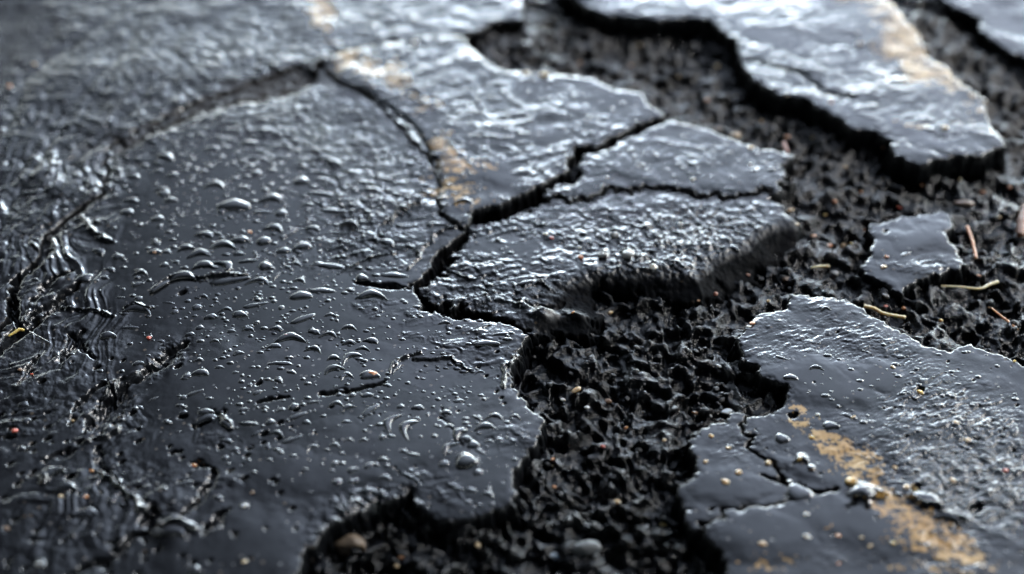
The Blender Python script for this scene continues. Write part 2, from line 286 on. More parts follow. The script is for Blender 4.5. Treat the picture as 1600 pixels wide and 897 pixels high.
def noise(nt, vec, sc, det=3, rough=.6, dist=0):
    n = N(nt, 'ShaderNodeTexNoise'); n.inputs['Scale'].default_value = sc; n.inputs['Detail'].default_value = det; n.inputs['Roughness'].default_value = rough; n.inputs['Distortion'].default_value = dist
    nt.links.new(vec, n.inputs['Vector']); return n.outputs[0]

def asphalt_mat(name, pit=False):
    m, nt, b = newmat(name)
    tc = N(nt, 'ShaderNodeTexCoord').outputs['Object']
    aw = N(nt, 'ShaderNodeAttribute', attribute_name='wet').outputs['Fac']
    ap = N(nt, 'ShaderNodeAttribute', attribute_name='paint').outputs['Fac']
    ad = N(nt, 'ShaderNodeAttribute', attribute_name='dirt').outputs['Fac']
    n1 = noise(nt, tc, 160, 4); n2 = noise(nt, tc, 1100, 3); n3 = noise(nt, tc, 28, 3)
    base = mixc(nt, mapr(nt, n1, .35, .7, 0, 1), (.0008, .001, .0013) if pit else (.004, .0045, .0055), (.0020, .0024, .0032) if pit else (.012, .0135, .016))
    # pale mineral grains in the worn tar
    vo = N(nt, 'ShaderNodeTexVoronoi'); vo.inputs['Scale'].default_value = 420; nt.links.new(tc, vo.inputs['Vector'])
    sep = N(nt, 'ShaderNodeSeparateColor'); nt.links.new(vo.outputs['Color'], sep.inputs[0])
    gr = mth(nt, 'MULTIPLY', mapr(nt, sep.outputs[0], .93, .96, 0, 1), mapr(nt, vo.outputs['Distance'], .28, .40, 1, 0), True)
    gcol = mixc(nt, sep.outputs[1], (.10, .075, .05), (.16, .17, .18))
    base = mixc(nt, mth(nt, 'MULTIPLY', gr, .8 if not pit else .5), base, gcol)
    dcol = mixc(nt, mapr(nt, n1, .3, .7, 0, 1), (.02, .016, .014), (.055, .045, .037))
    base = mixc(nt, mth(nt, 'MULTIPLY', ad, .85), base, dcol)
    pcol = mixc(nt, mapr(nt, n3, .35, .65, 0, 1), (.50, .275, .065), (.63, .42, .16))
    pcol = mixc(nt, mapr(nt, n2, .4, .7, 0, .5), pcol, (.16, .10, .045))
    base = mixc(nt, mth(nt, 'MULTIPLY', ap, mapr(nt, n2, .25, .45, .55, .95)), base, pcol)
    nt.links.new(base, b.inputs['Base Color'])
    if pit: r = mth(nt, 'ADD', mapr(nt, n1, .3, .7, .07, .20), mth(nt, 'MULTIPLY', ad, .25))
    else:
        rd = mapr(nt, n1, .3, .7, .10, .24)
        rw = mapr(nt, n3, .3, .7, .08, .15)
        mx = N(nt, 'ShaderNodeMix'); nt.links.new(aw, mx.inputs[0]); nt.links.new(rd, mx.inputs[2]); nt.links.new(rw, mx.inputs[3]); r = mx.outputs[0]
        ab = N(nt, 'ShaderNodeAttribute', attribute_name='broken').outputs['Fac']      # freshly broken faces are matt, and coloured darker in place of edge shade
        base = mixc(nt, mth(nt, 'MULTIPLY', ab, .8), base, (.003, .0033, .004)); nt.links.new(base, b.inputs['Base Color'])
        nt.links.new(mapr(nt, ab, 0, 1, .5, .02), b.inputs['Specular IOR Level']); r = mth(nt, 'ADD', r, mth(nt, 'MULTIPLY', ab, .4))
        r = mth(nt, 'ADD', r, mth(nt, 'MULTIPLY', ad, .3)); r = mth(nt, 'ADD', r, mth(nt, 'MULTIPLY', ap, .15), True)
    nt.links.new(r, b.inputs['Roughness'])
    b.inputs['IOR'].default_value = 1.38 if pit else 1.5
    bp = N(nt, 'ShaderNodeBump'); bp.inputs['Distance'].default_value = .0006
    hh = mth(nt, 'ADD', mth(nt, 'MULTIPLY', n2, .5), mth(nt, 'MULTIPLY', noise(nt, tc, 420, 4, .65), 1.1))
    nt.links.new(hh, bp.inputs['Height'])
    if pit: bp.inputs['Strength'].default_value = .9; bp.inputs['Distance'].default_value = .0009
    else:
        ag = N(nt, 'ShaderNodeAttribute', attribute_name='grain').outputs['Fac']
        nt.links.new(mth(nt, 'ADD', .015, mth(nt, 'MULTIPLY', mapr(nt, aw, 0, 1, 1, 0), mth(nt, 'ADD', .12, mth(nt, 'MULTIPLY', ag, .5)))), bp.inputs['Strength'])
    nt.links.new(bp.outputs[0], b.inputs['Normal'])
    return m
M_AS = asphalt_mat('wet_asphalt'); M_PIT = asphalt_mat('tarry_rubble', True)

def stone_mat(name, c1, c2, rough=.3, grain=500, coat=.5):
    m, nt, b = newmat(name)
    tc = N(nt, 'ShaderNodeTexCoord').outputs['Object']; n = noise(nt, tc, grain, 4, .65); n2 = noise(nt, tc, grain/5, 3)
    nt.links.new(mixc(nt, mapr(nt, mth(nt, 'ADD', mth(nt, 'MULTIPLY', n, .6), mth(nt, 'MULTIPLY', n2, .4)), .36, .64, 0, 1), c1, c2), b.inputs['Base Color'])
    if max(c2) > .2: b.inputs['Subsurface Weight'].default_value = .6; b.inputs['Subsurface Radius'].default_value = (1, .8, .6); b.inputs['Subsurface Scale'].default_value = .003
    b.inputs['Roughness'].default_value = rough; b.inputs['Coat Weight'].default_value = coat; b.inputs['Coat Roughness'].default_value = .08; b.inputs['Coat IOR'].default_value = 1.33
    bp = N(nt, 'ShaderNodeBump'); bp.inputs['Distance'].default_value = .0004; bp.inputs['Strength'].default_value = .5; nt.links.new(n, bp.inputs['Height']); nt.links.new(bp.outputs[0], b.inputs['Normal'])
    return m
SM = {'orange': stone_mat('orange_stone', (.46,.17,.06), (.62,.32,.15)), 'red': stone_mat('red_stone', (.35,.05,.03), (.52,.12,.08)), 'tan': stone_mat('tan_stone', (.42,.29,.15), (.62,.48,.30)),
      'white': stone_mat('white_stone', (.62,.62,.60), (.80,.80,.78)), 'yellow': stone_mat('yellow_stone', (.50,.33,.09), (.66,.48,.18)), 'brown': stone_mat('brown_stone', (.10,.055,.03), (.24,.15,.09)),
      'grey': stone_mat('grey_stone', (.16,.17,.18), (.32,.33,.34)), 'pink': stone_mat('pink_stone', (.45,.22,.17), (.62,.38,.30)), 'pale blue': stone_mat('pale_stone', (.33,.38,.43), (.52,.57,.61)),
      'black': stone_mat('tar_crumb', (.002,.0025,.003), (.008,.009,.011), .4, 350, .1)}
SM['dark brown'] = stone_mat('dark_brown_crumb', (.016,.013,.011), (.045,.037,.03), .45, 300, .2)
M_STRAW = stone_mat('straw', (.70,.54,.28), (.86,.74,.50), .4, 900, .3); M_NEEDLE = stone_mat('dry_needle', (.50,.20,.08), (.66,.34,.16), .4, 900, .3); M_LICH = stone_mat('lichen', (.42,.30,.06), (.60,.46,.14), .6, 900, .1)
M_BARK = stone_mat('bark_flake', (.12,.05,.025), (.32,.15,.07), .55, 500, .2)
md, nt, b = newmat('oily_water')
b.inputs['Base Color'].default_value = (.012, .0135, .016, 1); b.inputs['Roughness'].default_value = .035; b.inputs['IOR'].default_value = 1.5; b.inputs['Specular IOR Level'].default_value = .9
tc = N(nt, 'ShaderNodeTexCoord').outputs['Object']; bp = N(nt, 'ShaderNodeBump'); bp.inputs['Distance'].default_value = .0004; bp.inputs['Strength'].default_value = .12
nt.links.new(noise(nt, tc, 260, 2), bp.inputs['Height']); nt.links.new(bp.outputs[0], b.inputs['Normal'])
M_DROP = md

def tag(o, label=None, cat=None, group=None, kind=None):
    if label: o['label'] = label
    if cat: o['category'] = cat
    if group: o['group'] = group
    if kind: o['kind'] = kind
    return o

# ------------------------------------------------------------------ the bed of the pit
wob2 = fbm(XM/20, YM/20, 3, 61)*.6
d1, r1 = domes(XM/17+wob2*2+fbm(XM/6,YM/6,2,70)*.25, YM/15-wob2*2, 71, .9, 1.1)
d2, r2 = domes(XM/7.5+wob2, YM/6.4, 81, .9, 1.1)
d3, r3 = domes(XM/2.6, YM/2.6+wob2, 91, .8, 1.1)
rug = fbm(XM/8+wob2, YM/6, 4, 65, .5)
wq = fbm(XM/13, YM/13, 3, 67)*.8
pl1 = sstep(-.16, .10, fbm(XM/20+wq, YM/16-wq, 3, 68, .45)); pl2 = sstep(-.16, .12, fbm(XM/9+wq, YM/7.5+wq, 2, 69, .45))
BED = -13.0 + fbm(XM/45, YM/45, 3, 62)*2.0 + np.tanh(d1*1.5)*2.8 + pl1*4.0 + pl2*1.9
for _ in range(6): BED = (BED + np.roll(BED, 1, 0) + np.roll(BED, -1, 0) + np.roll(BED, 1, 1) + np.roll(BED, -1, 1))/5
BED = BED + np.clip(d2, -.5, .35)*.8 + fbm(XM/3.2, YM/2.8, 2, 64)*.22
BED = BED + pxblob([(1060,540,90,60,0,.8),(980,700,140,120,0,.3)])*2.0
seam = np.clip(polyfield(seams, 31)*1.4, 0, 1)*(1-.6*sstep(.12, .42, fbm(XM/14, YM/14, 3, 66)))
BED = BED*(1-seam) + seam*(-6.0 + rug*1.2 + (G2+.2)*1.0 + np.tanh(d2*2)*.6)
seam2 = np.clip(polyfield(seams_hi, 31)*1.6, 0, 1)
BED = BED*(1-seam2) + seam2*(-.8 + G2*.5 + rug*.4 - 3.2*sstep(.18, .40, fbm(XM/16, YM/16, 3, 63)))
BED = BED*(1-Rz) + Rz*(-3.5 + rug*1.0 + G2*.8)
inframe = (gpx > -300) & (gpx < 1950) & (gpy > -260) & (gpy < 1250)
edge = sstep(-980, -860, gpx)*sstep(2580, 2440, gpx)*sstep(-630, -560, gpy)*sstep(1690, 1560, gpy)

slab_objs = {}; INS = {}
inside_all = np.full(gpx.shape, -1e9, F32)
names = {
 'left_back': 'coarse grey wet asphalt sheet spreading over the upper left behind the brown dirt seam',
 'big': 'biggest smooth black asphalt slab covered with water drops and deep scars',
 'upper_mid': 'wrinkled shiny slab with faded tan paint along its side behind the jagged crack',
 'ledge': 'low wedge shaped ledge of smooth asphalt with few white glints behind the grainy slab',
 'centre': 'grainy crumbling asphalt slab in the middle between crack and dark hollow',
 'right': 'streaky wet asphalt slab crossed by a worn yellow paint stripe',
 'wedge': 'small triangular asphalt piece cut off by hairline cracks beside the yellow stripe',
 'islet': 'small smooth asphalt island lying alone in black rubble near the straw stalks',
 'upper_right': 'long rippled asphalt slab with pale tan edge overhanging the rubble trench',
 'corner': 'blurred smooth asphalt slab at the upper right corner behind the brown dirt'}
HTOP = np.full(gpx.shape, -1e9, F32)
MATE = {'left_back': 'big', 'upper_mid': 'big', 'ledge': 'centre', 'wedge': 'right'}; SFULL = {}
wide = pxblob([(130,320,60,50,0,1),(60,400,50,50,0,1),(0,500,60,60,0,1),(165,260,16,26,0,.7),(500,98,10,8,0,.6)], 2)
for key in ['big', 'centre', 'right', 'left_back', 'upper_mid', 'ledge', 'wedge', 'islet', 'upper_right', 'corner']:
    pts = SL[key]
    w, lift, tx, ty, cr = SP[key]
    poly = wmm(pts)
    lo = np.array(pts).min(0)-30; hi = np.array(pts).max(0)+30
    j0 = max(0, np.searchsorted(PX, lo[0])); j1 = min(NX, np.searchsorted(PX, hi[0])+1)
    i0 = max(0, np.searchsorted(PY, lo[1])); i1 = min(NY, np.searchsorted(PY, hi[1])+1)
    sl = (slice(i0, i1), slice(j0, j1))
    wa = .55+.45*cr
    x = XM[sl] + (WX[sl]-XM[sl])*wa*.6; y = YM[sl] + (WY[sl]-YM[sl])*wa*.6
    s = sdf(poly, x, y)
    soft_ = 1-.85*pxblob([(1215,410,110,70,-24,1),(1110,460,110,50,-10,.8)], 2)[sl] if key == 'centre' else 1
    s = s + fbm(XM[sl]/4, YM[sl]/4, 2, 700, .5)*(.8+.9*cr)*soft_ + fbm(XM[sl]/10, YM[sl]/10, 3, 701)*(.6+2.2*cr)
    if key in MATE:         # two halves of one break: the younger outline follows the older one, a hair apart
        ms = SFULL[MATE[key]][sl]
        s = s + 9*sstep(-13, -5, ms)
        gp = .35 + .5*np.clip(fbm(XM[sl]/12, YM[sl]/12, 2, 750)+.2, 0, 1) + 3.2*wide[sl] + (.9 if key == 'wedge' else 0)
        s = np.minimum(s, -ms - gp)
    if key == 'centre':     # its right and lower rim crumbles into the hollow
        c_ = pxblob([(1180,420,110,40,-20,1),(1010,450,90,22,0,1),(900,500,80,26,0,.6),(1240,360,30,30,0,1)], 4)[sl]
        s = s + c_*(fbm(XM[sl]/13, YM[sl]/11, 2, 710, .45)*4.5 - .5)
    if key in MATE.values(): f_ = np.full(gpx.shape, -1e3, F32); f_[sl] = s; SFULL[key] = f_
    # outwards the wall drops, inwards the rim is a little worn
    if key == 'centre': sag = pxblob([(1215,425,140,50,-24,1),(1010,465,120,30,0,.8),(905,510,70,20,0,.4)], 4)[sl]*10
    else: sag = 0
    if key == 'centre': w = 8 + 9*pxblob([(1220,415,90,60,-24,1),(1110,460,90,40,-10,.8)], 2)[sl]; s = s - 0
    t = np.clip(-s/w, 0, 1)
    wall = (t**.9)*(16 + lift)*(1+.5*fbm(XM[sl]/5, YM[sl]/5, 2, 733)*(1-t)*soft_)
    rim = np.exp(-np.clip(s, 0, 50)/(.9+2.2*cr))*(.3+.8*cr)*(1+.8*fbm(XM[sl]/4, YM[sl]/4, 3, 720))
    lipm = 0
    bz = np.clip(sag/4.0, 0, 1) if key == 'centre' else 0
    z = TOP[sl]*(1-.25*bz) + lift - sag - rim - wall + (t*(1-t))*np.clip(4-.2*w, 1, 4)*fbm(XM[sl]/3.5, YM[sl]/3.5, 2, 730)*2.4*soft_
    mask = np.zeros(gpx.shape, bool); mask[sl] = (s > -w*1.02-.1) & (edge[sl] > .02)
    Z = np.zeros(gpx.shape, F32); Z[sl] = z
    W_ = WET.copy(); W_[sl] *= (np.clip((s-1.0)/3, 0, 1))
    B_ = np.zeros(gpx.shape, F32); B_[sl] = np.clip(np.clip(-s/1.2+.75, 0, 1) + np.clip(sag/3.0, 0, 1)*1.0, 0, 1)
    P_ = PAINT.copy(); P_[sl] *= (s > -.6)
    o = grid_mesh('asphalt_piece', Z, mask, {'wet': W_, 'paint': P_, 'dirt': DIRT*.55*(gpx < 600)+DIRT*.2, 'broken': B_, 'grain': np.clip(R2+R1*.45+gsl*R1*.6, 0, 1.3)*(1-.4*B_)}, (i0, i1, j0, j1), M_AS)
    tag(o, names[key], 'asphalt slab', 'broken asphalt slabs'); slab_objs[key] = o
    hs = HTOP[sl]; HTOP[sl] = np.maximum(hs, np.where(s > -.2, z, -1e9)); ia = inside_all[sl]; inside_all[sl] = np.maximum(ia, s)
    INS[key] = (sl, s)
# ground: bed of the pit, kept below the slabs, rising to the road level far outside the picture
Zg = BED.copy()
hid = sstep(6, 16, inside_all); Zg = Zg*(1-hid) + hid*(-18)
Zg = Zg*edge + (1-edge)*(-2.0)
g = grid_mesh('ground', Zg, np.ones(gpx.shape, bool), {'wet': WET*0, 'paint': PAINT*0, 'dirt': DIRT, 'grain': R2*0}, (0, NY, 0, NX), M_PIT, skirt=True)
tag(g, kind='structure')
SURF = np.maximum(HTOP, Zg)
BEDZ = Zg
def surf(px, py, F=None):
    F = SURF if F is None else F
    j = np.clip(np.searchsorted(PX, px), 1, NX-1); i = np.clip(np.searchsorted(PY, py), 1, NY-1)
    return float(F[i, j])/1000
def place_at(px, py):
    """the point of the modelled surface seen at a photo position (marches down the ray)"""
    best = None
    for zmm in np.arange(6, -34, -.25):
        x, y = unproj(px, py, zmm/1000)
        # photo position of the grid column below that point
        yn = None
        dy_, dz_ = float(y), -H
        f = dy_*cp + H*sp; u = dy_*sp - H*cp
        qx = 800 + float(x)/f*FL/SENS*1600; qy = 448.5 - u/f*FL/SENS*1600
        h = surf(qx, qy)*1000
        if h >= zmm: return float(x), float(y), max(h, zmm)/1000 if h-zmm < 1 else zmm/1000, qx, qy
    return float(x), float(y), -.03, qx, qy
def slab_at(qx, qy):
    j = int(np.clip(np.searchsorted(PX, qx), 1, NX-1)); i = int(np.clip(np.searchsorted(PY, qy), 1, NY-1))
    bk, bs = None, -.2
    for k_, (sl, s) in INS.items():
        a, c = i-sl[0].start, j-sl[1].start
        if 0 <= a < s.shape[0] and 0 <= c < s.shape[1] and s[a, c] > bs: bk, bs = k_, s[a, c]
    return bk

# ------------------------------------------------------------------ small meshes
def ico(sub=2):
    import bmesh
    bm = bmesh.new(); bmesh.ops.create_icosphere(bm, subdivisions=sub, radius=1)
    v = np.array([p.co[:] for p in bm.verts]); f = [[q.index for q in p.verts] for p in bm.faces]; bm.free(); return v, f
ICO3, ICO2 = ico(4), ico(3)
def mk(name, v, f, mat, smooth=True):
    me = bpy.data.meshes.new(name); me.from_pydata([tuple(p) for p in v], [], f); me.update()
    me.polygons.foreach_set('use_smooth', [smooth]*len(f)); me.materials.append(mat); return me
def rock_verts(seed, sub=ICO2, flat=.65, ang=.0):
    rs = np.random.RandomState(seed); v = sub[0].copy()
    # cut facets
    for _ in range(9):
        n = rs.normal(size=3); n /= np.linalg.norm(n); d = rs.uniform(.62, .9)
        pr = v@n; over = np.clip(pr-d, 0, None); v -= np.outer(over*.97, n)
    p = v*1.7+seed*3.1
    nz = (np.sin(p[:,0]*2.1+np.cos(p[:,1]*1.7)*1.3)+np.sin(p[:,1]*2.9+p[:,2]*1.9)+np.cos(p[:,2]*3.1+p[:,0]*2.3))/3
    v *= (1+.10*nz+.05*np.sin(p[:,0]*7+p[:,1]*6)*np.cos(p[:,2]*8))[:, None]
    v *= np.array([1, rs.uniform(.65, .95), flat*rs.uniform(.75, 1.1)])
    return v

def drop_mesh(seed, bend, asp, low=.42):
    """a bead of water: a low dome over a bent, uneven outline, its rim meeting the ground"""
    rs = np.random.RandomState(seed); nr, na = 12, 36; v = []; f = []
    ph = rs.uniform(0, 6.28, 4); am = rs.uniform(.04, .13, 4)
    def pt(r, a):
        rad = 1 + am[0]*math.cos(2*a+ph[0]) + am[1]*math.cos(3*a+ph[1]) + am[2]*.6*math.cos(5*a+ph[2])
        x = r*math.cos(a)*rad; y = r*math.sin(a)*rad/asp
        w = 1-.45*max(0, x)*.5 if seed % 2 else 1+.35*min(0, x)*.5
        y = y*w
        y2 = y - bend*(x*x-.3)
        return x, y2
    for i in range(nr+1):
        r = i/nr
        rr = math.sin(r*math.pi/2)
        z = math.cos(r*math.pi/2)**.8
        for k_ in range(na):
            x, y = pt(rr, k_/na*2*math.pi); v.append((x, y, z*low/asp*.92 - .06*(i == nr) - .0))
            if i == 0: break
    f += [(0, 1+k_, 1+(k_+1) % na) for k_ in range(na)]
    for i in range(1, nr):
        b0 = 1+(i-1)*na; b1 = b0+na
        f += [(b0+k_, b1+k_, b1+(k_+1) % na, b0+(k_+1) % na) for k_ in range(na)]
    b0 = 1+(nr-1)*na; f.append(tuple(b0+k_ for k_ in range(na))[::-1])
    return mk('water_drop', v, f, M_DROP)
DM = {}
for i in range(6): DM['round', i] = drop_mesh(10+i, random.uniform(.0, .15), random.uniform(1.1, 1.45), .50)
for i in range(6): DM['oval', i] = drop_mesh(20+i, random.uniform(.15, .4), random.uniform(1.7, 2.3), .62)
for i in range(6): DM['arc', i] = drop_mesh(30+i, random.uniform(.55, .8), random.uniform(2.6, 3.4), .85)
for i in range(4): DM['long', i] = drop_mesh(40+i, random.uniform(-.1, .2), random.uniform(3.4, 5), .8)

where = {'left_back':'on the coarse sheet at the upper left', 'big':'on the biggest slab', 'upper_mid':'on the wrinkled slab with tan paint', 'ledge':'on the low ledge behind the grainy slab', 'centre':'on the grainy middle slab',
         'right':'on the slab with the yellow stripe', 'wedge':'on the small triangular piece', 'islet':'on the lone asphalt island', 'upper_right':'on the long rippled slab', 'corner':'on the corner slab'}
def pitname(px, py):
    if py > 430 and px < 1250: return 'in the black hollow below the grainy slab' if py < 620 else 'in the black tar rubble beside the biggest slab'
    if px < 520: return 'in the dirt seam at the upper left'
    if px > 1240 and py > 270: return 'in the black rubble around the lone island'
    return 'in the brown rubble trench behind the slabs'

# --- drops: (x, y, length px, angle, shape)
T4 = [(1258,35,120,0,'a'),(1085,65,150,0,'o'),(610,40,60,0,'o'),(730,125,50,0,'r'),(1210,95,90,-4,'l'),(1270,170,95,10,'a'),(1220,230,60,0,'r'),(1340,195,100,-40,'l'),(950,200,80,5,'o'),(1030,250,115,-8,'a'),(1110,225,75,-8,'o'),(860,262,80,-12,'a'),(920,288,100,-10,'a'),(720,280,55,0,'o'),(768,278,50,0,'o'),(1105,288,52,0,'o'),(1145,322,85,-10,'l'),(945,342,105,-4,'a'),(1040,342,95,35,'a'),(1228,345,58,0,'r'),(1365,335,62,0,'a'),(655,375,62,0,'a'),(510,362,46,15,'o'),(850,392,125,-4,'a'),(735,440,110,-38,'l'),(1060,412,190,-12,'l'),(1200,412,92,4,'a'),(1390,412,58,10,'a'),(395,400,62,-15,'r'),(480,400,46,0,'o'),(635,430,52,-20,'o'),(1395,482,92,-6,'o'),(1490,460,130,0,'l'),(940,487,56,0,'a'),(640,545,132,4,'a'),(785,515,52,8,'l'),(910,535,42,0,'r'),(1185,492,46,0,'a'),(1045,545,56,-5,'a'),(1110,570,70,5,'o'),(975,580,56,-8,'o'),(1180,525,105,-14,'l'),(1400,590,130,-25,'l'),(1530,572,52,0,'a'),(600,630,78,-4,'l'),(500,665,72,0,'o'),(880,660,38,-6,'o'),(1150,635,46,0,'o'),(1280,635,62,8,'a'),(1345,678,145,-2,'a'),(1525,660,68,4,'a'),(1455,730,72,8,'a'),(1455,650,50,12,'o'),(930,840,72,3,'o'),(920,780,46,-4,'a'),(1300,795,102,0,'l'),(1270,715,62,-8,'o'),(1105,748,46,-6,'o'),(1540,822,82,-20,'a'),(1545,770,62,-4,'a'),(865,855,36,0,'r'),(640,795,46,-15,'o'),(745,692,36,0,'o'),(1070,645,40,0,'o'),(995,692,42,0,'a'),(925,630,34,0,'r'),(1590,860,50,-40,'a'),(545,300,44,-10,'r'),(640,495,34,0,'r'),(590,95,50,10,'r'),(560,490,40,0,'l'),(1450,170,60,10,'o'),(1300,100,50,0,'r'),(1540,90,150,4,'l'),(1420,60,60,-10,'a'),(1480,10,140,4,'l'),(1310,275,60,-10,'o'),(1400,255,80,-8,'o'),(1350,340,40,-30,'l'),(1520,345,170,6,'l'),(755,8,50,0,'r'),(790,40,60,0,'o'),(460,280,60,30,'o'),(1280,392,60,-50,'l'),(1015,812,40,0,'o'),(1350,835,40,10,'o'),(570,450,26,20,'o'),(760,338,36,0,'r'),(1025,90,40,0,'r')]
T7 = [(900,52,75,-24,'l'),(848,72,30,-10,'r'),(710,80,50,-28,'l'),(642,120,46,0,'o'),(850,145,30,0,'r'),(1150,195,84,2,'l'),(1252,187,38,-8,'r'),(1190,50,46,-28,'o'),(1450,95,62,-10,'l'),(1555,102,62,-4,'a'),(1125,130,44,-20,'o'),(1280,240,62,4,'a'),(1350,268,92,-22,'l'),(1190,238,60,-30,'l'),(1048,275,54,4,'o'),(1440,305,56,-30,'a'),(1550,295,52,0,'a'),(1085,315,38,-15,'o'),(1150,305,36,-15,'o'),(1355,343,34,0,'o'),(1415,405,34,0,'a'),(1560,466,42,-10,'r'),(1550,378,34,-20,'r'),(235,425,120,-40,'a'),(305,488,100,-8,'a'),(960,178,110,-8,'a'),(1050,200,60,30,'o'),(1585,130,40,-60,'a'),(1240,300,40,-70,'o'),(1295,322,26,0,'r'),(1570,60,26,0,'r'),(950,140,70,-4,'o'),(440,490,90,-75,'a'),(1375,160,90,-24,'l'),(1420,190,42,10,'o'),(1010,540,44,20,'o'),(800,690,110,4,'o'),(740,695,80,-6,'o'),(870,662,80,4,'l'),(1300,130,40,-20,'o'),(1360,115,44,-18,'r'),(120,180,40,0,'r'),(110,105,40,10,'r'),(240,240,40,-20,'o'),(100,310,36,0,'r'),(355,160,80,16,'o'),(190,842,60,30,'o'),(400,610,90,-8,'o'),(560,570,36,0,'o'),(520,545,60,-50,'o'),(840,475,100,-20,'l'),(1130,575,40,0,'r'),(900,868,46,0,'r'),(990,690,80,-24,'l')]
T8 = [(38,120,66,-26,'a'),(140,135,125,-38,'l'),(235,190,110,-54,'a'),(310,215,115,-52,'a'),(285,115,32,0,'r'),(363,120,52,2,'o'),(495,148,68,2,'a'),(550,90,46,-12,'o'),(585,170,32,-4,'o'),(720,160,72,4,'a'),(815,162,50,6,'a'),(675,210,90,-4,'a'),(510,208,50,0,'a'),(555,240,88,-40,'a'),(505,305,86,-40,'a'),(695,275,42,4,'a'),(485,380,46,-8,'r'),(573,345,60,-14,'o'),(590,368,84,2,'r'),(135,390,52,-32,'o'),(330,440,95,24,'l'),(210,443,56,2,'o'),(55,458,32,0,'r'),(76,456,26,0,'r'),(690,522,62,16,'a'),(608,502,54,8,'o'),(552,495,42,6,'o'),(595,557,32,4,'r'),(48,270,42,4,'a'),(112,270,42,-6,'a'),(200,257,32,-24,'r'),(30,185,42,0,'o'),(205,358,42,0,'o'),(645,320,32,0,'r'),(60,410,52,-24,'o'),(585,266,60,8,'o'),(620,292,50,0,'r'),(640,420,40,0,'r'),(218,388,26,60,'o'),(340,335,60,6,'l'),(300,322,40,20,'o'),(410,152,26,-60,'o'),(360,170,26,0,'r'),(60,62,30,0,'r'),(130,62,50,-10,'o'),(705,565,26,0,'r'),(375,565,30,0,'r')]
T5 = [(50,150,82,8,'a'),(290,72,60,-4,'a'),(250,388,142,2,'l'),(150,480,146,0,'a'),(200,343,42,6,'o'),(320,252,52,4,'a'),(45,630,62,0,'a'),(150,690,62,14,'o'),(45,700,62,-4,'a'),(110,728,62,4,'a'),(50,765,92,-28,'a'),(35,850,62,0,'a'),(675,625,46,-40,'a'),(745,660,84,-8,'l'),(680,702,112,-4,'l'),(490,607,60,0,'a'),(650,835,42,-10,'a'),(265,820,70,-45,'l'),(220,240,70,20,'o'),(215,255,50,-10,'l'),(450,150,90,0,'l'),(105,400,50,0,'r'),(580,45,80,6,'a'),(140,850,90,0,'o'),(860,425,80,-18,'l'),(955,400,40,-40,'a'),(680,390,54,-30,'l')]
T1 = [(770,730,80,22,'o'),(495,715,64,14,'o'),(800,810,42,0,'r'),(620,820,52,6,'o'),(985,690,62,8,'o'),(1150,665,72,-6,'o'),(1190,735,100,4,'l'),(905,785,42,20,'o'),(1000,860,92,4,'a'),(750,880,62,0,'a'),(1395,840,62,0,'r'),(545,790,52,40,'o'),(735,755,32,0,'r'),(735,792,34,0,'r'),(670,768,34,0,'r'),(1130,750,34,0,'r'),(1160,770,34,0,'r'),(1185,805,44,0,'r'),(1260,790,42,0,'o'),(1085,828,28,0,'r'),(1025,730,30,0,'r'),(865,770,34,0,'r'),(945,793,30,0,'r'),(500,865,50,30,'o'),(395,840,32,0,'r'),(1500,695,60,0,'o'),(1480,800,80,0,'l'),(1500,835,90,6,'l'),(1570,812,90,10,'l'),(1550,755,70,20,'o'),(540,835,26,0,'r'),(740,640,40,60,'o'),(1320,735,26,0,'r'),(1265,765,26,0,'r'),(1300,760,26,0,'r'),(1110,865,26,0,'r'),(1140,870,30,0,'r')]
T9 = [(570,358,66,6,'a'),(618,400,36,0,'o'),(1122,45,52,16,'a'),(1285,188,40,6,'o'),(1100,495,64,0,'a'),(560,520,120,0,'r'),(238,298,34,0,'o'),(705,205,76,0,'o'),(1150,545,110,20,'o'),(1250,625,110,14,'a'),(840,520,130,8,'a'),(480,265,60,0,'r'),(775,155,50,10,'o')]
T6 = [(682,540,40,0,'a'),(635,815,56,0,'a'),(480,770,60,20,'l'),(250,262,66,10,'a'),(520,860,60,6,'o'),(1050,290,60,-24,'l'),(1030,765,40,0,'o'),(1005,800,36,0,'o')]
drops = []
for L, ox, oy in ((T4,0,300),(T7,0,597),(T8,530,597),(T5,530,300),(T1,0,0),(T9,1060,597),(T6,1060,300)):
    for x, y, l, a, sh in L: drops.append((ox+x/2.963, oy+y/2.963, l/2.963, a, sh))
BIG = {}
rs = random.Random(5)
tries = 0
while len(drops) < 300 and tries < 4000:
    tries += 1
    x = rs.gauss(450, 170); y = rs.gauss(540, 160)
    if not (170 < x < 800 and 200 < y < 790) or slab_at(x, y) != 'big': continue
    if any(abs(x-d[0]) < 13+d[2]/2 and abs(y-d[1]) < 8 for d in drops): continue
    drops.append((x, y, rs.uniform(4, 10), rs.gauss(-4, 14), rs.choice('rrroo')))
big_labels = {}
seen_d = {}
